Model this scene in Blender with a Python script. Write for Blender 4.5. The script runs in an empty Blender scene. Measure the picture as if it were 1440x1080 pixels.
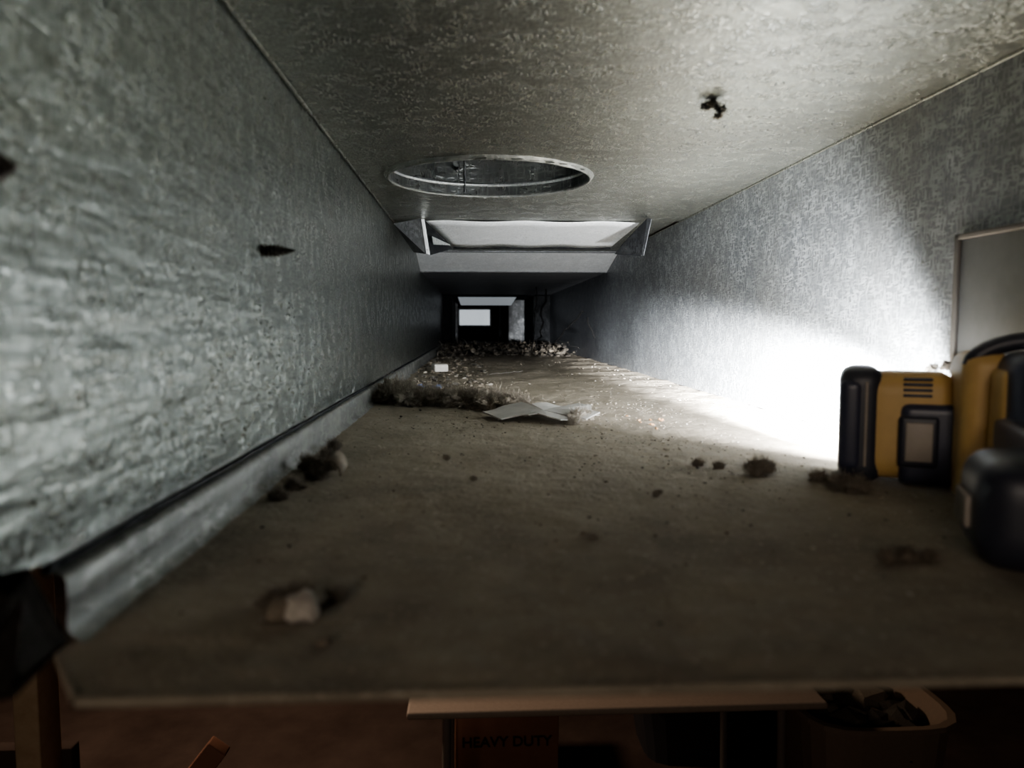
import bpy, bmesh, math, random
from mathutils import Vector, Matrix, noise
random.seed(7)
U = 0.075
CZ = 1.9
def D(x, y, z): return Vector((x*U, y*U, CZ+z*U))
scene = bpy.context.scene

# ------------------------------------------------------------ materials
def newmat(name):
    m = bpy.data.materials.new(name); m.use_nodes = True
    nt = m.node_tree; nt.nodes.clear()
    out = nt.nodes.new('ShaderNodeOutputMaterial')
    b = nt.nodes.new('ShaderNodeBsdfPrincipled')
    nt.links.new(b.outputs[0], out.inputs[0])
    return m, nt, b
def N(nt, t, **kw):
    n = nt.nodes.new(t)
    for k, v in kw.items():
        if k in n.inputs: n.inputs[k].default_value = v
        else: setattr(n, k, v)
    return n
def noise_n(nt, co, scale, vscale=(1,1,1), detail=3, rough=0.6):
    mp = N(nt, 'ShaderNodeMapping'); mp.inputs['Scale'].default_value = vscale
    nt.links.new(co, mp.inputs['Vector'])
    n = N(nt, 'ShaderNodeTexNoise'); n.inputs['Scale'].default_value = scale
    n.inputs['Detail'].default_value = detail; n.inputs['Roughness'].default_value = rough
    nt.links.new(mp.outputs[0], n.inputs['Vector'])
    return n.outputs['Fac']
def ramp(nt, fac, stops):
    r = N(nt, 'ShaderNodeValToRGB'); e = r.color_ramp.elements
    e[0].position, e[1].position = stops[0][0], stops[-1][0]
    def c(v): return (v, v, v, 1) if not isinstance(v, tuple) else (*v, 1)
    e[0].color, e[1].color = c(stops[0][1]), c(stops[-1][1])
    for p, v in stops[1:-1]:
        k = e.new(p); k.color = c(v)
    nt.links.new(fac, r.inputs[0]); return r.outputs[0]
def math_n(nt, op, a, b):
    m = N(nt, 'ShaderNodeMath', operation=op)
    for i, v in enumerate((a, b)):
        if isinstance(v, (int, float)): m.inputs[i].default_value = v
        else: nt.links.new(v, m.inputs[i])
    return m.outputs[0]
def mixc(nt, fac, a, b, mode='MIX'):
    m = N(nt, 'ShaderNodeMix', data_type='RGBA', blend_type=mode)
    if isinstance(fac, (int, float)): m.inputs[0].default_value = fac
    else: nt.links.new(fac, m.inputs[0])
    for i, v in ((6, a), (7, b)):
        if isinstance(v, tuple): m.inputs[i].default_value = (*v, 1)
        else: nt.links.new(v, m.inputs[i])
    return m.outputs[2]

def galv(name, a, b, dark=(.20,.22,.21), light=(.42,.45,.44), metallic=0.88, rough=.36, wave=0.0, wavevec=(1,1,1), fine=1.0, bump=.45, blotc=(.24,.24,.225), far_shade=None):
    """a,b: per-axis scale vectors giving the two dash directions; far_shade=(y0,y1): painted shade, colour darkens down the run"""
    m, nt, bs = newmat(name)
    tc = N(nt, 'ShaderNodeTexCoord').outputs['Object']
    n1 = noise_n(nt, tc, 1.0, tuple(v*fine for v in a), 2)
    n2 = noise_n(nt, tc, 1.0, tuple(v*fine for v in b), 2)
    d1 = ramp(nt, n1, [(.48, 0.0), (.60, 1.0)])
    d2 = ramp(nt, n2, [(.48, 0.0), (.60, 1.0)])
    big = noise_n(nt, tc, 60, (1,1,1), 3)
    dash = math_n(nt, 'MAXIMUM', d1, d2)
    bigr = ramp(nt, big, [(.38, .3), (.62, 1.0)])
    f = math_n(nt, 'MULTIPLY', dash, bigr)
    blot = noise_n(nt, tc, 9, (1,1,1), 4)
    col = mixc(nt, f, dark, light)
    col = mixc(nt, ramp(nt, blot, [(.35, 0.0), (.75, .5)]), col, blotc)
    sp = noise_n(nt, tc, 260, (1,1,1), 1)
    col = mixc(nt, ramp(nt, sp, [(.70, 0.0), (.76, .6)]), col, (.08,.075,.06))
    if far_shade:
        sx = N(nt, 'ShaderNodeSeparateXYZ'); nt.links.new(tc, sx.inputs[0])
        mr = N(nt, 'ShaderNodeMapRange'); mr.inputs['From Min'].default_value = far_shade[0]; mr.inputs['From Max'].default_value = far_shade[1]
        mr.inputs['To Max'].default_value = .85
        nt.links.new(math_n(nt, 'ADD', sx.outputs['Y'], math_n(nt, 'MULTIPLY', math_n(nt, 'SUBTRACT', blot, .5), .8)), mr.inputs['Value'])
        col = mixc(nt, mr.outputs[0], col, (.085,.09,.105))  # shade of the far run mixed into the base colour
    nt.links.new(col, bs.inputs['Base Color'])
    bs.inputs['Metallic'].default_value = metallic
    rr = math_n(nt, 'ADD', math_n(nt, 'MULTIPLY', f, -.14), rough+.08)
    nt.links.new(rr, bs.inputs['Roughness'])
    bp = N(nt, 'ShaderNodeBump'); bp.inputs['Strength'].default_value = bump; bp.inputs['Distance'].default_value = .0006
    h = f
    if wave:
        w = noise_n(nt, tc, 1.0, wavevec, 2)
        h = math_n(nt, 'ADD', f, math_n(nt, 'MULTIPLY', w, wave))
    nt.links.new(h, bp.inputs['Height']); nt.links.new(bp.outputs[0], bs.inputs['Normal'])
    return m
M_wr = galv('galvanised_wall_right', (1, 130, 540), (1, 540, 160), light=(.60,.63,.655), dark=(.18,.195,.21), metallic=.68, rough=.42, far_shade=(.9, 1.75))
M_wl = galv('galvanised_wall_left', (1, 170, 760), (1, 720, 190), light=(.43,.46,.43), dark=(.14,.157,.145), wave=5.5, wavevec=(1, 14, 105), rough=.29, metallic=.93, far_shade=(1.3, 2.6), blotc=(.22,.23,.21))
M_ce = galv('galvanised_ceiling', (190, 760, 1), (760, 190, 1), light=(.57,.585,.53), dark=(.24,.25,.225), rough=.28, bump=.55)
M_pt = galv('galvanised_parts', (300, 300, 300), (500, 500, 200), light=(.66,.68,.68), dark=(.40,.42,.42), rough=.34, bump=.3, metallic=.75)
M_seam = galv('galvanised_seam', (60, 30, 60), (300, 100, 300), light=(.30,.305,.285), dark=(.16,.165,.155), rough=.48, bump=.4, metallic=.55)
M_br = galv('galvanised_lit', (200, 300, 100), (400, 300, 200), light=(.90,.92,.93), dark=(.66,.68,.69), rough=.40, bump=.3, metallic=.3, blotc=(.7,.7,.7))  # lightened metal: beam light on vane and transition put into the colour
M_pipe = galv('galvanised_pipe', (300, 300, 60), (60, 60, 300), light=(.30,.31,.30), dark=(.10,.11,.11), rough=.30, bump=.4, metallic=.9)
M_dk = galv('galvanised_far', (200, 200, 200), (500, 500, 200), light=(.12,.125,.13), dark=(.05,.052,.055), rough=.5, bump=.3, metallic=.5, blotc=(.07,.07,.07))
M_black = galv('black_metal', (200, 200, 200), (500, 500, 200), light=(.022,.023,.025), dark=(.010,.011,.012), rough=.8, bump=.3, metallic=.9, blotc=(.014,.014,.014))  # near-black metal for far end, gap strip and tabs
M_wr2 = galv('galvanised_wall_shaded', (1, 130, 540), (1, 540, 160), light=(.20,.21,.23), dark=(.09,.095,.11), rough=.45, metallic=.6)  # darkened copy of the wall metal, shade put into the colour

def dusty(name, c1, c2, scale=60, bump=.6, dist=.0015, c3=None):
    m, nt, bs = newmat(name)
    tc = N(nt, 'ShaderNodeTexCoord').outputs['Object']
    n = noise_n(nt, tc, scale, (1,1,1), 6, .65)
    col = mixc(nt, ramp(nt, n, [(.3, 0.0), (.7, 1.0)]), c1, c2)
    if c3:
        n3 = noise_n(nt, tc, 420, (1,1,1), 2)
        col = mixc(nt, ramp(nt, n3, [(.60, 0.0), (.70, .8)]), col, c3)
    nt.links.new(col, bs.inputs['Base Color'])
    bs.inputs['Roughness'].default_value = .95
    bs.inputs['Specular IOR Level'].default_value = .1
    n2 = noise_n(nt, tc, scale*5, (1,1,1), 5, .7)
    bp = N(nt, 'ShaderNodeBump'); bp.inputs['Strength'].default_value = bump; bp.inputs['Distance'].default_value = dist
    nt.links.new(n2, bp.inputs['Height']); nt.links.new(bp.outputs[0], bs.inputs['Normal'])
    return m
M_floor = dusty('dusty_metal_floor', (.205,.178,.14), (.335,.295,.235), 22, 1.0, .002, (.39,.35,.285))
M_lint = dusty('grey_brown_lint', (.24,.21,.17), (.48,.435,.365), 120, 1.0, .003)
M_lintd = dusty('dark_lint', (.20,.172,.14), (.38,.335,.28), 120, 1.0, .003)
M_deb1 = dusty('debris_light', (.28,.255,.215), (.42,.39,.34), 200)
M_deb2 = dusty('debris_brown', (.16,.137,.108), (.28,.24,.19), 200)
M_deb3 = dusty('debris_dark', (.05,.045,.04), (.11,.10,.085), 200)
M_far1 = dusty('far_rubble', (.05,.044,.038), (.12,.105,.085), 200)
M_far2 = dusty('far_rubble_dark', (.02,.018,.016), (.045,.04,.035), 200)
M_orange = dusty('debris_orange', (.30,.17,.09), (.42,.27,.16), 200)
M_blue = dusty('blue_scrap', (.10,.13,.25), (.2,.24,.38), 200)
M_rock = dusty('drywall_crumb', (.38,.35,.30), (.56,.52,.47), 120)
M_white = dusty('white_plaster', (.55,.53,.49), (.72,.70,.66), 120)
M_paper = dusty('paper_scrap', (.38,.37,.35), (.50,.49,.46), 60, .2)
M_wood = dusty('wood', (.42,.30,.19), (.58,.44,.31), 14, .2)
M_conc = dusty('basement_concrete', (.055,.038,.032), (.10,.072,.06), 3, .2)
M_bwall = dusty('basement_wall_paint', (.12,.07,.055), (.17,.11,.09), 2, .2)
M_card = dusty('cardboard', (.27,.14,.095), (.34,.18,.125), 8, .1)

def plain(name, col, rough=.5, metallic=0, emit=None, es=0, spec=.5):
    m, nt, bs = newmat(name)
    tc = N(nt, 'ShaderNodeTexCoord').outputs['Object']
    n = noise_n(nt, tc, 90, (1,1,1), 3)
    d = tuple(c*.75 for c in col)
    nt.links.new(mixc(nt, n, d, col), bs.inputs['Base Color'])
    bs.inputs['Roughness'].default_value = rough; bs.inputs['Metallic'].default_value = metallic
    bs.inputs['Specular IOR Level'].default_value = spec
    if emit:
        bs.inputs['Emission Color'].default_value = (*emit, 1); bs.inputs['Emission Strength'].default_value = es
    return m
M_yel = plain('yellow_plastic', (.62,.42,.17), .5)
M_blk = plain('black_rubber', (.035,.038,.055), .45)
M_navy = plain('dark_plastic', (.045,.050,.085), .4)
M_lens = plain('lamp_lens', (.9,.9,.9), .2, 0, (.93,.96,1), 90)
M_label = plain('dim_label', (.36,.32,.28), .5)
M_steel = plain('screw_steel', (.12,.11,.10), .4, .8)
M_table = plain('table_laminate', (.42,.34,.28), .6)
M_tleg = plain('table_leg_metal', (.30,.26,.23), .4, .3)
M_text = plain('box_print', (.015,.01,.01), .6)
M_bin = plain('tan_plastic_bin', (.32,.24,.18), .6)
M_bin2 = plain('dark_plastic_bin', (.05,.05,.055), .5)
M_reg = plain('daylit_register', (.8,.82,.84), .5, 0, (.85,.93,1), 1.1)
M_blade = plain('blade_metal_glow', (.6,.62,.64), .4, .3, (.85,.93,1), .5)  # emission paints light onto the blade, which is no lamp
M_wire = plain('dark_wire', (.006,.006,.006), 1, 0, None, 0, .05)
M_patch = plain('patch_metal', (.28,.28,.275), .48, .7)
M_edge = plain('patch_edge', (.13,.12,.11), .6, .3)

# ------------------------------------------------------------ mesh helpers
def obj_from(name, verts, faces, mats, midx=None, smooth=False, parent=None):
    me = bpy.data.meshes.new(name); me.from_pydata([tuple(v) for v in verts], [], faces); me.update()
    for m in (mats if isinstance(mats, list) else [mats]): me.materials.append(m)
    if midx:
        me.polygons.foreach_set('material_index', midx)
    if smooth:
        me.polygons.foreach_set('use_smooth', [True]*len(me.polygons))
    o = bpy.data.objects.new(name, me); scene.collection.objects.link(o)
    if parent: o.parent = parent
    return o
def solid(o, t, off=0):
    s = o.modifiers.new('thick', 'SOLIDIFY'); s.thickness = t; s.offset = off; return o
def rbox(name, size, loc, mat, bev=.1, seg=4, parent=None, rot=(0,0,0)):
    bm = bmesh.new(); bmesh.ops.create_cube(bm, size=1)
    for v in bm.verts: v.co = Vector((v.co.x*size[0], v.co.y*size[1], v.co.z*size[2]))
    if bev: bmesh.ops.bevel(bm, geom=bm.edges[:], offset=bev, segments=seg, profile=.6, affect='EDGES')
    me = bpy.data.meshes.new(name); bm.to_mesh(me); bm.free()
    me.polygons.foreach_set('use_smooth', [bev > 0]*len(me.polygons)); me.materials.append(mat)
    o = bpy.data.objects.new(name, me); scene.collection.objects.link(o)
    o.location = loc; o.rotation_euler = rot
    if parent: o.parent = parent
    return o
def tube(name, pts, r, mat, parent=None, cyc=False, res=4):
    cu = bpy.data.curves.new(name, 'CURVE'); cu.dimensions = '3D'; cu.bevel_depth = r; cu.bevel_resolution = res
    s = cu.splines.new('POLY'); s.points.add(len(pts)-1)
    for i, p in enumerate(pts): s.points[i].co = (*p, 1)
    s.use_cyclic_u = cyc
    tmp = bpy.data.objects.new(name+'_c', cu); scene.collection.objects.link(tmp)
    dg = bpy.context.evaluated_depsgraph_get(); me = bpy.data.meshes.new_from_object(tmp.evaluated_get(dg))
    bpy.data.objects.remove(tmp)
    me.materials.clear(); me.materials.append(mat); me.name = name
    me.polygons.foreach_set('use_smooth', [True]*len(me.polygons))
    o = bpy.data.objects.new(name, me); scene.collection.objects.link(o)
    if parent: o.parent = parent
    return o
def empty(name, loc=(0,0,0), rot=(0,0,0)):
    e = bpy.data.objects.new(name, None); e.empty_display_size = .02
    e.location = loc; e.rotation_euler = rot; scene.collection.objects.link(e); return e

# ------------------------------------------------------------ duct shell
Y0, Y1, YR0, YR1, YE = 2.055, 12.9, 18.4, 20.1, 35.0
L, R, H, H2 = -1.32, 3.5, 1.75, 1.40
LB = -.74     # bottom of left wall sheet / top of seam

def gentle(y, z, k=0): return .012*noise.noise(Vector((y*.5, z*.8, k)))
def wallgrid(name, x, ys, zs, mats, k):
    V, F = [], []
    for y in ys:
        for z in zs:
            top = H if y <= YR0 else max(H2, H-(H-H2)*(y-YR0)/(YR1-YR0))
            zz = LBOT + (top-LBOT)*z
            V.append(D(x+gentle(y, zz, k)*(1 if 0 < z < 1 else 0), y, zz))
    nz = len(zs)
    for i in range(len(ys)-1):
        for j in range(nz-1):
            F.append((i*nz+j, (i+1)*nz+j, (i+1)*nz+j+1, i*nz+j+1))
    return obj_from(name, V, F, mats, smooth=True)
ys = [Y0 + (YE-Y0)*(i/120)**1.6 for i in range(121)]
ys = sorted(set(ys+[YR0, YR1]))
LBOT = LB
wl = wallgrid('wall_left', L-.03, ys, [i/12 for i in range(13)], M_wl, 3.1)
LBOT = -1.0
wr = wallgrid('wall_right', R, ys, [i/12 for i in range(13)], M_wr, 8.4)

# seam along the left floor corner (child of wall_left)
prof = [(-1.345,-.70),(-1.345,-.77),(-1.335,-.785),(-1.30,-.778),(-1.278,-.785),(-1.268,-.80),(-1.266,-.87),(-1.272,-.94),(-1.262,-.975),(-1.22,-1.0)]
V, F = [], []
sy = [2.42+(YE-2.42)*(i/60)**1.5 for i in range(61)]
for y in sy:
    for (x, z) in prof:
        w = .012*noise.noise(Vector((y*1.3, 0, 2)))
        V.append(D(x+w-.01, y, z+w*.5))
n = len(prof)
for i in range(len(sy)-1):
    for j in range(n-1): F.append((i*n+j, i*n+j+1, (i+1)*n+j+1, (i+1)*n+j))
seam = obj_from('corner_seam', V, F, M_seam, smooth=True, parent=wl)
tube('seam_gap', [D(-1.335, 2.42, -.766), D(-1.335, YE, -.766)], .014*U, M_black, parent=wl)
tube('end_hem', [D(L-.02, Y0, z) for z in (-.74, 0, .9, H)], .022*U, M_pt, parent=wl)
V = [D(L-.16,2.1,-.72),D(L+.03,2.25,-.70),D(L+.05,2.40,-.98),D(L-.0,2.2,-1.06),D(L-.16,2.1,-1.06)]
solid(obj_from('corner_dark_sheet', V, [(0,1,2,3,4)], M_far2, parent=wl), .02*U)  # added dark sheet standing for the dark void under the wall

# ceiling with round hole
hc, hr, NS = (.2, 9.25), 1.2, 96
x0, x1, ya, yb = L-.03, R, Y0, Y1+.05
V, F = [], []
for i in range(NS):
    a = 2*math.pi*i/NS; c, s = math.cos(a), math.sin(a)
    V.append(D(hc[0]+hr*c, hc[1]+hr*s, H))
for i in range(NS):
    a = 2*math.pi*i/NS; c, s = math.cos(a), math.sin(a)
    ts = []
    if c > 1e-6: ts.append((x1-hc[0])/c)
    if c < -1e-6: ts.append((x0-hc[0])/c)
    if s > 1e-6: ts.append((yb-hc[1])/s)
    if s < -1e-6: ts.append((ya-hc[1])/s)
    t = min(ts); V.append(D(hc[0]+t*c, hc[1]+t*s, H))
for i in range(NS):
    j = (i+1) % NS; F.append((i, j, NS+j, NS+i))
base = len(V)
for (cx, cy) in ((x0,ya),(x1,ya),(x1,yb),(x0,yb)):
    ang = math.atan2(cy-hc[1], cx-hc[0]) % (2*math.pi); k = int(ang/(2*math.pi)*NS)
    V.append(D(cx, cy, H)); F.append((NS+k, NS+(k+1) % NS, len(V)-1))
def quad(a,b,c,d):
    k = len(V); V.extend([D(*a),D(*b),D(*c),D(*d)]); F.append((k,k+1,k+2,k+3))
quad((x0,yb,H+.03),(x1,yb,H+.03),(x1,YR0,H+.03),(x0,YR0,H+.03))
ceil = obj_from('ceiling', V, F, M_ce)
V, F = [], []
quad((x0,YR1,H2),(x1,YR1,H2),(x1,YE,H2),(x0,YE,H2))
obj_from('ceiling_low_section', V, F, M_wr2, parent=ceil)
V, F = [], []
quad((x0,YR0,H+.03),(x1,YR0,H+.03),(x1,YR1,H2),(x0,YR1,H2))
obj_from('transition_panel', V, F, M_br, parent=ceil)
tube('ceiling_seam', [D(x0, YR0, H+.01), D(x1, YR0, H+.01)], .03*U, M_dk, parent=ceil)
tube('ceiling_joint', [D(x0, YR1, H2), D(x1, YR1, H2)], .03*U, M_dk, parent=ceil)
tube('corner_bead', [D(x1-.02, Y0, H-.01), D(x1-.02, YR0, H-.01)], .012*U, M_ce, parent=ceil)
tube('corner_bead_far', [D(x0+.03, Y0, H-.01), D(x0+.03, YR0, H-.01)], .010*U, M_ce, parent=ceil)

# round takeoff collar
col = empty('round_duct_collar', D(hc[0], hc[1], H))
def ringmesh(name, prof, mat, wob=0, parent=col):
    V, F = [], []; n = len(prof)
    for i in range(NS):
        a = 2*math.pi*i/NS
        for (r, z) in prof:
            w = wob*noise.noise(Vector((math.cos(a)*4, math.sin(a)*4, z)))
            V.append(Vector(((r+w)*math.cos(a)*U, (r+w)*math.sin(a)*U, (z+w)*U)))
    for i in range(NS):
        j = (i+1) % NS
        for k in range(n-1): F.append((i*n+k, j*n+k, j*n+k+1, i*n+k+1))
    return obj_from(name, V, F, mat, smooth=True, parent=parent)
ringmesh('pipe', [(1.18,-.02),(1.18,.3),(1.18,.5),(1.18,.52),(1.21,.55),(1.18,.58),(1.18,2.2)], M_pipe)
ringmesh('flange', [(1.18,-.01),(1.172,-.03),(1.182,-.045),(1.20,-.04),(1.208,-.02),(1.225,-.008),(1.23,.0)], M_seam, .008)
ringmesh('inner_bead', [(1.18,.10),(1.165,.115),(1.162,.125),(1.165,.135),(1.18,.15)], M_pt)
V = [Vector((1.17*U*math.cos(2*math.pi*i/48), 1.17*U*math.sin(2*math.pi*i/48), 2.2*U)) for i in range(48)]
obj_from('damper_plate', V, [tuple(range(48))], M_dk, parent=col)
V, F = [], []
for i in range(40):   # crimped tabs bent under the ceiling
    a = 2*math.pi*(i+.1)/40; b = 2*math.pi*(i+.75)/40; k = len(V)
    dz = -.015-.025*random.random(); ro = 1.19+.04*random.random()
    for (an, r, z) in ((a,1.175,-.02),(b,1.175,-.02),(b,ro,dz),(a,ro,dz-.015)):
        V.append(Vector((r*math.cos(an)*U, r*math.sin(an)*U, z*U)))
    F.append((k,k+1,k+2,k+3))
obj_from('tabs', V, F, M_seam, parent=col)
tube('pipe_seam', [Vector((-.30*U,1.13*U,.02*U)),Vector((-.30*U,1.13*U,2.1*U))], .012*U, M_dk, col)
tube('pipe_screw', [Vector((-.40*U,1.12*U,.30*U)),Vector((-.40*U,1.0*U,.30*U))], .02*U, M_dk, col)

# scoop baffle hanging at the ceiling
baf = empty('sheet_metal_baffle', D(0,0,0))
def sheet(name, pts, mat, parent=baf, t=.012):
    o = obj_from(name, [Vector((p[0]*U,p[1]*U,p[2]*U)) for p in pts], [tuple(range(len(pts)))], mat, parent=parent)
    return solid(o, t*U)
V, F = [], []
for i in range(25):
    u = i/24
    for j in range(7):
        v = j/6
        xl = -.78+(.42)*v; xr = 2.80-.22*v
        V.append(Vector(((xl+(xr-xl)*u)*U, (12.95+1.5*v)*U, (H-.02-.27*v+.010*math.sin(u*17+v*3))*U)))
for i in range(24):
    for j in range(6): F.append((i*7+j,(i+1)*7+j,(i+1)*7+j+1,i*7+j+1))
solid(obj_from('vane', V, F, M_br, smooth=True, parent=baf), .012*U)
tube('vane_lip', [Vector((-.36*U,14.46*U,(H-.30)*U)),Vector((2.58*U,14.46*U,(H-.30)*U))], .026*U, M_black, baf)
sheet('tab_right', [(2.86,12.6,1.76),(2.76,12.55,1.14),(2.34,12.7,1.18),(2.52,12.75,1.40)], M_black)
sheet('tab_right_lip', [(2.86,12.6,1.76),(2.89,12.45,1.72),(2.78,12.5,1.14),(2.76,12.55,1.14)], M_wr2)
sheet('tab_left', [(-.84,12.8,1.74),(-.76,12.8,1.18),(-.70,12.8,1.16),(-.79,12.82,1.74)], M_br)
sheet('tab_left_wing', [(-.80,12.85,1.74),(-.70,12.85,1.16),(-.36,13.3,1.31),(-.42,13.4,1.42)], M_black)
sheet('tab_left_wing_light', [(-.66,12.7,1.45),(-.36,13.0,1.34),(-.64,12.7,1.32)], M_pt)
sheet('tab_left_outer', [(-1.30,12.9,1.68),(-.84,12.82,1.76),(-.77,12.82,1.18),(-1.0,13.3,1.25)], M_dk)

# far end: nested frames, continuing duct, lit register
V, F = [], []
quad((x0,YE,H2),(x1,YE,H2),(x1,YE,H2-.04),(x0,YE,H2-.04))
quad((x0,YE,-1),(-.93,YE,-1),(-.93,YE,H2),(x0,YE,H2))
quad((2.75,YE,-1),(x1,YE,-1),(x1,YE,H2),(2.75,YE,H2))
quad((x0,YE,-1.02),(x1,YE,-1.02),(x1,YE,-.9),(x0,YE,-.9))
ya2, yb2 = YE, 62
quad((-.93,ya2,-.9),(2.75,ya2,-.9),(2.75,yb2,-.9),(-.93,yb2,-.9))
quad((-.93,ya2,H2-.04),(2.75,ya2,H2-.04),(2.75,yb2,H2-.04),(-.93,yb2,H2-.04))
quad((-.93,ya2,-.9),(-.93,yb2,-.9),(-.93,yb2,H2),(-.93,ya2,H2))
quad((2.75,ya2,-.9),(2.75,yb2,-.9),(2.75,yb2,H2),(2.75,ya2,H2))
quad((-.93,yb2,-.9),(2.75,yb2,-.9),(2.75,yb2,H2),(-.93,yb2,H2))
quad((1.55,47,-.9),(2.75,47,-.9),(2.75,47,H2),(1.55,47,H2))
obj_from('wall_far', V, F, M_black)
V, F = [], []
quad((-.93,41,-.9),(-.80,41,-.9),(-.80,41,H2),(-.93,41,H2))
quad((1.9,41,-.9),(2.75,41,-.9),(2.75,41,H2),(1.9,41,H2))
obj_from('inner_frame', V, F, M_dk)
V, F = [], []
quad((-.7,36.5,1.34),(2.05,36.5,1.34),(1.9,38.5,1.02),(-.6,38.5,1.02))
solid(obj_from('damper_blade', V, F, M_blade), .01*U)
reg = empty('air_register', D(0,0,0))
for nm, s, l in (('panel',(1.8,.05,1.0),(.10,46,.48)),):
    rbox(nm, tuple(v*U for v in s), tuple(v*U for v in l), M_reg, .01*U, 2, reg)
for zz in (.0, .98):
    rbox('frame_h', (2.0*U,.12*U,.07*U), (.10*U,45.97*U,zz*U), M_dk, .01*U, 2, reg)
for xx in (-.85, 1.05):
    rbox('frame_v', (.07*U,.12*U,1.0*U), (xx*U,45.97*U,.48*U), M_dk, .01*U, 2, reg)
V, F = [], []
quad((x0,YE-.1,-.99),(x1,YE-.1,-.99),(x1,YE,-.9),(x0,YE,-.9))
obj_from('trim_1', V, F, M_pt)

# ------------------------------------------------------------ floor
nx, ny = 110, 330
V, F = [], []
for j in range(ny+1):
    y = Y0 + (YE-Y0)*(j/ny)**1.5
    for i in range(nx+1):
        xl = -1.07-.25*min(1, max(0, (y-Y0)/.36)) if y < 2.42 else -1.35
        x = xl + (R-xl)*i/nx
        z = .018*noise.noise(Vector((x*1.2,y*1.2,0))) + .012*noise.noise(Vector((x*5,y*5,1)))+.007*noise.noise(Vector((x*16,y*16,1)))
        far = min(1, max(0, (y-6)/5)); z *= (.6+.7*far)
        if y < 2.2: z = z*(y-Y0)/.145 - .01*(2.2-y)/.145
        V.append(D(x, y, -1+z))
for j in range(ny):
    for i in range(nx):
        a = j*(nx+1)+i; F.append((a, a+1, a+nx+2, a+nx+1))
fl = obj_from('floor', V, F, M_floor, smooth=True)
tube('front_hem', [D(-1.07, Y0, -1.012), D(R, Y0, -1.012)], .016*U, M_floor, parent=fl)
tube('notch_hem', [D(-1.07, Y0, -1.012), D(-1.32, 2.42, -1.01)], .014*U, M_floor, parent=fl)

# ------------------------------------------------------------ debris
t = (1+5**.5)/2
ICO = [Vector(v).normalized() for v in [(-1,t,0),(1,t,0),(-1,-t,0),(1,-t,0),(0,-1,t),(0,1,t),(0,-1,-t),(0,1,-t),(t,0,-1),(t,0,1),(-t,0,-1),(-t,0,1)]]
ICF = [(0,11,5),(0,5,1),(0,1,7),(0,7,10),(0,10,11),(1,5,9),(5,11,4),(11,10,2),(10,7,6),(7,1,8),(3,9,4),(3,4,2),(3,2,6),(3,6,8),(3,8,9),(4,9,5),(2,4,11),(6,2,10),(8,6,7),(9,8,1)]
def addblob(V, F, MI, c, r, mi, flat=.6, jit=.45):
    k = len(V); sc = Vector((random.uniform(.6,1.4), random.uniform(.6,1.4), random.uniform(.5,1.1)*flat))
    q = Matrix.Rotation(random.uniform(0,6.28), 3, 'Z')
    for v in ICO:
        p = Vector((v.x*sc.x, v.y*sc.y, v.z*sc.z))*r*(1+random.uniform(-jit, jit))
        V.append(c + q@p)
    for f in ICF: F.append(tuple(k+i for i in f)); MI.append(mi)
def addfibre(V, F, MI, p, r, mi, n=5, w=.006, d0=None):
    d = Vector((random.uniform(-1,1),random.uniform(-1,1),random.uniform(-.2,1))).normalized()
    if d0 is not None: d = (d*.8+d0).normalized()
    side = d.cross(Vector((0,0,1)));
    side = (side.normalized() if side.length > 1e-3 else Vector((1,0,0)))*w*U
    k = len(V)
    for i in range(n+1):
        V.append(p-side); V.append(p+side)
        d = (d+Vector((random.uniform(-1,1),random.uniform(-1,1),random.uniform(-1,.8)))*.6).normalized()
        p = p+d*r/n
    for i in range(n):
        a = k+2*i; F.append((a,a+1,a+3,a+2)); MI.append(mi)
_b = bmesh.new(); bmesh.ops.create_icosphere(_b, subdivisions=4, radius=1); _b.verts.ensure_lookup_table()
SPH = [v.co.copy() for v in _b.verts]; SPF = [tuple(v.index for v in f.verts) for f in _b.faces]; _b.free()
def fluff(name, clumps, mats, dens=1.0, fib=650, fw=.0016):
    """soft fibrous lump(s): noise-torn core plus a halo of short fibres. clumps: (x,y,z,r) in duct units"""
    V, F, MI = [], [], []
    for ci, (x,y,z,r) in enumerate(clumps):
        c = D(x,y,z); s = Vector((random.uniform(0,50), random.uniform(0,50), random.uniform(0,50)))
        k = len(V); surf = []
        for v in SPH:
            d = .46+.45*noise.noise(v*1.6+s)+.35*noise.noise(v*4+s)+.30*noise.noise(v*9+s)
            p = c+Vector((v.x*1.15, v.y*1.15, v.z*.75))*max(.12,d)*r*U
            if z < 0: p.z = max(p.z, CZ-1.0*U)
            V.append(p); surf.append((p, v))
        for f in SPF: F.append(tuple(k+i for i in f)); MI.append(0 if (ci % 3) or len(mats) < 2 else 1)
        for _ in range(int(fib*dens)):
            p, nrm = random.choice(surf)
            addfibre(V,F,MI,p.copy(),r*U*random.uniform(.15,.75),random.choice(range(len(mats))),5,fw*random.uniform(.6,1.1),nrm*.5)
    return obj_from(name, V, F, mats, MI, smooth=True)

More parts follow.
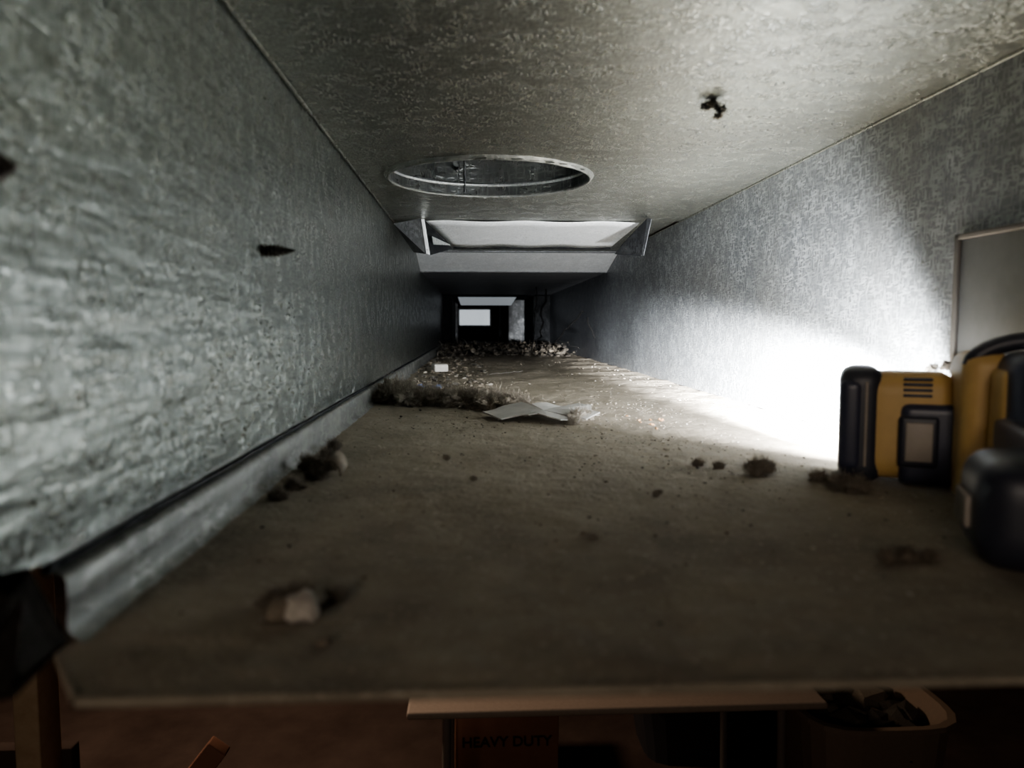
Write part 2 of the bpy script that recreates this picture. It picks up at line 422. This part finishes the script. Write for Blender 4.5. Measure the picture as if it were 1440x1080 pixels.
V, F, MI = [], [], []
def scat(n, xr, yr, rr, w=(5,4,2), flat=.6, off=0):
    for _ in range(n):
        x = random.uniform(*xr); y = random.uniform(*yr)
        r = random.uniform(*rr)*random.choice((.5,.6,.8,1,1.4))
        mi = random.choices((0,1,2), w)[0] if not off else random.choice((5,6))
        addblob(V,F,MI,D(x,y,-1+r*.3),r*U,mi,flat)
scat(900, (-1.2,3.3), (8,22), (.006,.016), (3,7,2))
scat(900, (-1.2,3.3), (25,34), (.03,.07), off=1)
scat(1000, (.9,2.4), (6.0,10.0), (.004,.011), (5,6,1))
scat(1600, (-1.2,2.6), (2.4,8), (.003,.008), (4,5,2))
scat(80, (.8,2.4), (4.2,7), (.005,.014), (3,5,2))
scat(420, (-1.2,.3), (12,24), (.02,.05), (2,5,5))
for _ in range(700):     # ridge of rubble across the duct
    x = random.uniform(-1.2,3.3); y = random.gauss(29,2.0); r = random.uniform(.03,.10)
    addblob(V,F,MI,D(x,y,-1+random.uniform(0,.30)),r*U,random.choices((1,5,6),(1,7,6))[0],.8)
for _ in range(60):
    addfibre(V,F,MI,D(random.uniform(-1,2),random.uniform(8,24),-.99),random.uniform(.1,.22)*U,random.choice((1,2)),6,.0025)
for _ in range(500):
    addfibre(V,F,MI,D(random.uniform(-1.2,3.2),random.gauss(28,2),random.uniform(-.95,-.7)),random.uniform(.1,.35)*U,random.choice((1,2,5)),6,.008)
for _ in range(9):
    addblob(V,F,MI,D(random.gauss(1.75,.10),random.gauss(7.7,.25),-.98),.022*U,3,.6)
for _ in range(10):
    addblob(V,F,MI,D(random.gauss(-.7,.12),random.gauss(10.6,.3),-.84),.05*U,4,.6)
obj_from('floor_debris', V, F, [M_deb1,M_deb2,M_deb3,M_orange,M_blue,M_far1,M_far2], MI)

# insulation / lint bank
cl = []
for i in range(40):
    u = i/39; x = -1.15+1.75*u + random.uniform(-.04,.04)
    y = 10.1-1.1*u+random.gauss(0,.18); r = .21+.06*random.random()-(.05 if u > .85 else 0)
    cl.append((x, y, -.95+.04*random.random(), r))
cl += [(-1.05,10.4,-.85,.28),(-.9,10.3,-.86,.24),(-.6,10.3,-.90,.2)]
fluff('lint_bank', cl, [M_lint, M_lintd, M_deb2], 1.2, 500)
fluff('lint_clump', [(-1.02,5.0,-.97,.10),(-1.12,5.3,-.95,.11),(-1.0,5.3,-.96,.10),(-1.10,5.8,-.97,.08),(-1.1,4.7,-.98,.09),(-1.12,4.4,-.98,.08),(-1.12,6.2,-.96,.08)], [M_deb2, M_lintd], 1.0)
fluff('dust_tuft', [(1.10,8.0,-.95,.14),(1.20,8.1,-.96,.12),(1.0,7.7,-.98,.10)], [M_lint, M_deb1], 1.0)
fluff('dust_bunny', [(1.90,5.0,-.95,.11),(1.97,5.05,-.95,.10),(1.72,5.25,-.98,.05),(1.60,5.35,-.98,.05)], [M_lint, M_lintd, M_deb1], 1.0)
fluff('dust_bunny', [(2.24,4.55,-.96,.09),(2.30,4.45,-.96,.10),(2.2,4.75,-.97,.08)], [M_lintd, M_lint], 1.0)
fluff('dust_bunny', [(1.75,3.1,-.98,.05),(1.85,3.12,-.98,.06),(1.93,3.1,-.98,.05)], [M_deb2], 1.0)
fluff('dust_bunny', [(.52,3.55,-.99,.025),(.56,3.5,-.99,.022)], [M_lint, M_deb1], 1.0)
fluff('dust_bunny', [(1.07,4.4,-.985,.025),(1.1,4.45,-.985,.02)], [M_lintd], 1.0)
fluff('dust_bunny', [(-.71,2.70,-.975,.07),(-.64,2.74,-.97,.07),(-.5,2.76,-.98,.05)], [M_deb2, M_lintd], 1.0)
fluff('dust_bunny', [(-.2,5.7,-.985,.03),(.0,4.9,-.985,.025)], [M_lint], 1)
fluff('ceiling_lint', [(1.86,6.0,1.71,.07),(1.92,6.0,1.67,.06),(1.80,6.0,1.69,.05),(1.90,6.0,1.62,.045)], [M_deb3, M_deb2], 1.0, 200)
fluff('wall_lint', [(3.30,5.35,-.30,.06),(3.38,5.3,-.28,.07),(3.42,5.2,-.26,.07)], [M_lintd, M_lint], 1.0, 120)

def lump(name, loc, r, mat, flat=.75, seed=0, sub=4, amp=.35):
    bm = bmesh.new(); bmesh.ops.create_icosphere(bm, subdivisions=sub, radius=1)
    for v in bm.verts:
        p = v.co.copy(); d = 1+amp*noise.noise(p*1.3+Vector((seed,0,0)))+amp*.4*noise.noise(p*4+Vector((0,seed,0)))
        v.co = Vector((p.x*d, p.y*d, max(p.z*d,-.7)*flat))*r*U
    me = bpy.data.meshes.new(name); bm.to_mesh(me); bm.free(); me.materials.append(mat)
    me.polygons.foreach_set('use_smooth', [True]*len(me.polygons))
    o = bpy.data.objects.new(name, me); scene.collection.objects.link(o); o.location = D(*loc); return o
lump('drywall_crumb', (-.585,2.58,-.955), .060, M_rock, .9, 3)
lump('drywall_crumb', (-.66,2.58,-.965), .045, M_deb2, .9, 8)
lump('drywall_crumb', (-.47,2.36,-.985), .022, M_deb2, .6, 5)
V, F = [], []
for i in range(9):
    a = i/8*2.0
    for j in range(2):
        V.append(D(-.93+.07*math.cos(a)+.02*j, 4.95+.16*j, -.97+.10*math.sin(a)+.04*j))
for i in range(8): F.append((2*i,2*i+1,2*i+3,2*i+2))
solid(obj_from('curled_scrap', V, F, M_deb2, smooth=True), .008*U)
o = rbox('drywall_chunk', (.30*U,.34*U,.16*U), D(-.72,16.6,-.90), M_white, .03*U, 2, None, (.05,0,.3))

# torn flat paper scrap
P = [(-.35,.10),(-.22,.20),(-.10,.30),(.10,.30),(.20,.20),(.27,.24),(.38,.30),(.50,.25),(.62,.29),(.76,.38),(.88,.26),(.84,.10),(.90,.0),(.72,-.12),(.60,-.05),(.53,-.20),(.42,-.28),(.30,-.24),(.22,-.10),(.12,-.12),(-.02,-.05),(-.16,-.10)]
V = []
for (x, y) in P: V.append(Vector((x*U, y*U*1.9, (.02+.03*math.sin(x*7)+.13*max(0,y+.1))*U)))
k = len(V); V.append(Vector((.3*U,.08*U,.05*U)))
F = [(i,(i+1) % k,k) for i in range(k)]
o = obj_from('paper_scrap', V, F, M_paper); o.location = D(.45,8.1,-.96); solid(o, .012*U)

# twigs / hanging wires
def wig(p0, p1, n, amp):
    out = []
    for i in range(n+1):
        u = i/n; v = Vector(p0).lerp(Vector(p1), u)
        out.append(D(v.x+random.uniform(-amp,amp), v.y, v.z+random.uniform(-amp,amp)))
    return out
w = empty('hanging_wires', (0,0,0))
tube('wire_a', wig((3.2,22,.45),(2.4,22,-.45),9,.06), .024*U, M_wire, w)
tube('wire_b', wig((2.4,22,-.45),(3.0,22,-.62),6,.06), .024*U, M_wire, w)
tube('wire_c', wig((1.9,23,1.2),(1.75,23,-.8),8,.05), .016*U, M_wire, w)
tube('wire_d', wig((3.1,21,.2),(3.3,21,-.3),6,.05), .024*U, M_wire, w)
tube('wire_e', wig((2.5,26,1.2),(2.2,26,-.8),9,.10), .03*U, M_wire, w)
tube('twig', wig((.30,15,-.96),(1.0,15.6,-.93),8,.02), .012*U, M_deb3)

# ------------------------------------------------------------ screws
def screw(name, loc, ln, r):
    V, F = [], []; n, m = 14, 60
    for j in range(m+1):
        u = j/m; rr = r*(1-max(0,(u-.45)/.55)**1.2*.95)
        rr *= 1+.28*(1-abs(((u*9) % 1)*2-1))*(1 if u < .95 else 0)
        for i in range(n):
            a = 2*math.pi*i/n; V.append(Vector((u*ln*U, rr*math.cos(a)*U, rr*math.sin(a)*U)))
    for j in range(m):
        for i in range(n):
            F.append((j*n+i, j*n+(i+1) % n, (j+1)*n+(i+1) % n, (j+1)*n+i))
    F.append(tuple(range(m*n, m*n+n)))
    o = obj_from(name, V, F, M_steel, smooth=True); o.location = D(*loc); return o
screw('sheet_metal_screw', (L-.04,5.05,.48), .23, .033)
screw('sheet_metal_screw', (L-.04,2.24,.44), .10, .035)

# access patch on right wall
ap = empty('access_patch', D(R-.02, 4.3, .15))
rbox('plate', (.02*U,2.1*U,.92*U), (0,0,0), M_patch, .006*U, 2, ap)
for nm, s, l in (('edge_far',(.04,.05,1.0),(-.01,1.08,0)),('edge_top',(.04,2.2,.04),(-.01,0,.48)),('edge_bottom',(.04,2.2,.04),(-.01,0,-.48))):
    rbox(nm, tuple(v*U for v in s), tuple(v*U for v in l), M_edge, .008*U, 2, ap)

# ------------------------------------------------------------ flashlight
TH = math.radians(-25)
fp = empty('cordless_flashlight', D(2.74,4.83,-.63), (0,0,TH))
def S(*a): return tuple(v*U for v in a)
rbox('head_shell', S(.56,.44,.68), S(.06,-.02,0), M_yel, .15*U, 6, fp)
rbox('bezel', S(.26,.50,.74), S(-.21,.0,0), M_blk, .12*U, 6, fp)
rbox('bezel_plate', S(.14,.30,.58), S(-.27,-.11,0), M_navy, .06*U, 5, fp)
rbox('bezel_accent', S(.018,.512,.54), S(-.185,.0,.01), M_label, .008*U, 3, fp)
rbox('front_rim', S(.60,.08,.66), S(.0,.22,0), M_blk, .035*U, 4, fp)
rbox('lens', S(.46,.03,.5), S(.0,.262,0), M_lens, .01*U, 3, fp)
rbox('back_pocket', S(.40,.14,.50), S(.21,-.22,-.10), M_navy, .06*U, 5, fp)
rbox('pocket_frame', S(.22,.04,.32), S(.11,-.285,-.08), M_blk, .03*U, 3, fp)
rbox('pocket_label', S(.15,.02,.24), S(.11,-.305,-.08), M_label, .008*U, 2, fp)
for i in range(4):
    rbox('vent_rib', S(.16,.03,.018), S(.10,-.235,.20+.034*i), M_navy, .007*U, 2, fp)
rbox('neck', S(.26,.56,.90), S(.42,-.30,.03), M_yel, .11*U, 5, fp)
rbox('grip_body', S(.34,.60,.88), S(.62,-.72,.05), M_navy, .14*U, 6, fp)
rbox('grip_panel', S(.16,.44,.60), S(.50,-.66,.10), M_yel, .07*U, 5, fp)
arc = [Vector(S(.34+.34*(1-math.cos(a)), -.50, .40+.15*math.sin(a))) for a in [math.pi*i/14 for i in range(15)]]
tube('hang_hook', arc, .05*U, M_blk, fp)
rbox('battery_pack', S(.70,.60,.46), S(.50,-1.74,-.14), M_blk, .17*U, 7, fp)
rbox('battery_band', S(.712,.38,.22), S(.50,-1.74,-.15), M_label, .09*U, 4, fp)
rbox('battery_rim', S(.72,.32,.16), S(.50,-1.74,-.15), M_blk, .07*U, 4, fp)
rbox('battery_top', S(.46,.90,.20), S(.64,-1.20,.05), M_navy, .06*U, 4, fp)
for i in range(5):
    rbox('battery_rib', S(.03,.03,.14), S(.140,-1.85+.055*i,-.15), M_label, .01*U, 2, fp)
def beam(name, energy, size, blend, target, parent=fp):
    ld = bpy.data.lights.new(name, 'SPOT'); ld.energy = energy; ld.spot_size = math.radians(size); ld.spot_blend = blend
    ld.shadow_soft_size = .014; ld.color = (.97,.985,1)
    lo = bpy.data.objects.new(name, ld); scene.collection.objects.link(lo); lo.parent = parent
    lo.location = S(0,.33,0)
    lo.rotation_euler = Vector(target).to_track_quat('-Z','Y').to_euler()
beam('flashlight_spill', 105, 116, .9, (-.12,1,-.02))
beam('flashlight_beam', 4600, 42, .9, (-.17,1,-.15))

# ------------------------------------------------------------ basement below
def plane(name, pts, mat): return obj_from(name, [Vector(p) for p in pts], [(0,1,2,3)], mat)
plane('basement_floor', [(-4,-3,0),(4,-3,0),(4,7,0),(-4,7,0)], M_conc)
plane('basement_wall_back', [(-4,7,0),(4,7,0),(4,7,2.5),(-4,7,2.5)], M_bwall)
plane('basement_wall_left', [(-4,-3,0),(-4,7,0),(-4,7,2.5),(-4,-3,2.5)], M_bwall)
plane('basement_wall_right', [(4,-3,0),(4,7,0),(4,7,2.5),(4,-3,2.5)], M_bwall)
plane('basement_wall_front', [(-4,-3,0),(4,-3,0),(4,-3,2.5),(-4,-3,2.5)], M_bwall)
plane('basement_ceiling', [(-4,-3,2.5),(4,-3,2.5),(4,7,2.5),(-4,7,2.5)], M_bwall)
tb = empty('folding_table', (.445, 2.59, 0))
rbox('top', (1.30,.70,.024), (0,0,.726), M_table, .010, 3, tb)
for sx in (-.53,.53):
    for sy_ in (-.28,.28):
        tube('leg', [Vector((sx,sy_,.72)),Vector((sx*1.02,sy_,.0))], .014, M_tleg, tb)
    tube('leg_brace', [Vector((sx,-.28,.12)),Vector((sx,.28,.12))], .01, M_tleg, tb)
bx = empty('cardboard_box', (.13, 3.15, 0))
rbox('carton', (.42,.35,.34), (0,0,.17), M_card, .006, 2, bx)
tx = bpy.data.curves.new('print', 'FONT'); tx.body = 'HEAVY DUTY'; tx.size = .06; tx.extrude = .001; tx.align_x = 'CENTER'; tx.offset = .001
to = bpy.data.objects.new('print', tx); scene.collection.objects.link(to); to.parent = bx
to.location = (0,-.178,.21); to.rotation_euler = (math.radians(90),0,0); tx.materials.append(M_text)
def bin_(name, loc, w, d, h, mat, fill):
    e = empty(name, loc); t = .012
    V, F = [], []
    rings = [(.82,0),(.9,.5),(1,.97),(1.06,.97),(1.06,1.0),(.97,1.0),(.88,.5),(.78,.03)]
    base = []
    for i in range(32):
        a = 2*math.pi*i/32; c, s = math.cos(a), math.sin(a)
        k = (abs(c)**4+abs(s)**4)**-.25; base.append((c*k, s*k))
    for (sc, z) in rings:
        for (x, y) in base: V.append(Vector((x*w/2*sc, y*d/2*sc, z*h)))
    for r in range(len(rings)-1):
        for i in range(32): F.append((r*32+i, r*32+(i+1) % 32, (r+1)*32+(i+1) % 32, (r+1)*32+i))
    F.append(tuple(range(7*32, 8*32))); F.append(tuple(range(0, 32)))
    obj_from('tub', V, F, mat, smooth=False, parent=e)
    V, F, MI = [], [], []
    for _ in range(90):
        addblob(V,F,MI,Vector((random.uniform(-.38,.38)*w,random.uniform(-.38,.38)*d,h*.8+random.uniform(-.02,.05))),random.uniform(.03,.07),random.choice((0,1,2)),.8)
    obj_from('contents', V, F, fill, MI, parent=e)
bin_('storage_bin', (1.36,2.58,0), .5,.5,.60, M_bin, [M_deb3,M_deb2,M_deb3])
bin_('storage_bin', (.98,3.35,0), .55,.5,.30, M_bin2, [M_deb3,M_deb3,M_deb2])
sh = empty('wooden_sawhorse', (-1.0, 1.75, 0))
rbox('post', (.055,.09,1.70), (.0,0,.85), M_wood, .004, 2, sh)
rbox('rail', (.9,.04,.09), (-.40,.06,.86), M_conc, .004, 2, sh)
rbox('brace', (.05,.04,.75), (.17,.02,.62), M_card, .004, 2, sh, (0,math.radians(38),0))
rbox('foot', (.5,.09,.05), (.05,0,.025), M_wood, .004, 2, sh)

def area(name, loc, size, e, col, tgt):
    l = bpy.data.lights.new(name, 'AREA'); l.energy = e; l.size = size; l.color = col
    o = bpy.data.objects.new(name, l); scene.collection.objects.link(o); o.location = loc
    o.rotation_euler = (Vector(tgt)-Vector(loc)).to_track_quat('-Z','Y').to_euler(); return o
area('basement_fill', (-1.6,3.2,2.4), .4, 75, (1,.78,.6), (-.2,3.2,0))  # unseen area light added to brighten the room below
area('basement_fill', (-.5,-1.6,2.35), .5, 26.0, (1,.87,.74), (.2,2.4,.4))  # unseen light added behind the camera for table front and near floor

wd = bpy.data.worlds.new('world'); scene.world = wd; wd.use_nodes = True
wd.node_tree.nodes['Background'].inputs[0].default_value = (.6,.65,.7,1)
wd.node_tree.nodes['Background'].inputs[1].default_value = .01

# ------------------------------------------------------------ camera
cd = bpy.data.cameras.new('camera'); cd.lens = 27; cd.sensor_width = 36; cd.clip_start = .005; cd.clip_end = 50
cam = bpy.data.objects.new('camera', cd); scene.collection.objects.link(cam)
cam.location = (0,0,CZ); cam.rotation_euler = (math.radians(90-4.34),0,math.radians(-2.9))
cd.dof.use_dof = True; cd.dof.focus_distance = .85; cd.dof.aperture_fstop = 11
scene.camera = cam
scene.view_settings.view_transform = 'AgX'
scene.view_settings.look = 'AgX - Medium High Contrast'
scene.view_settings.exposure = -1.15
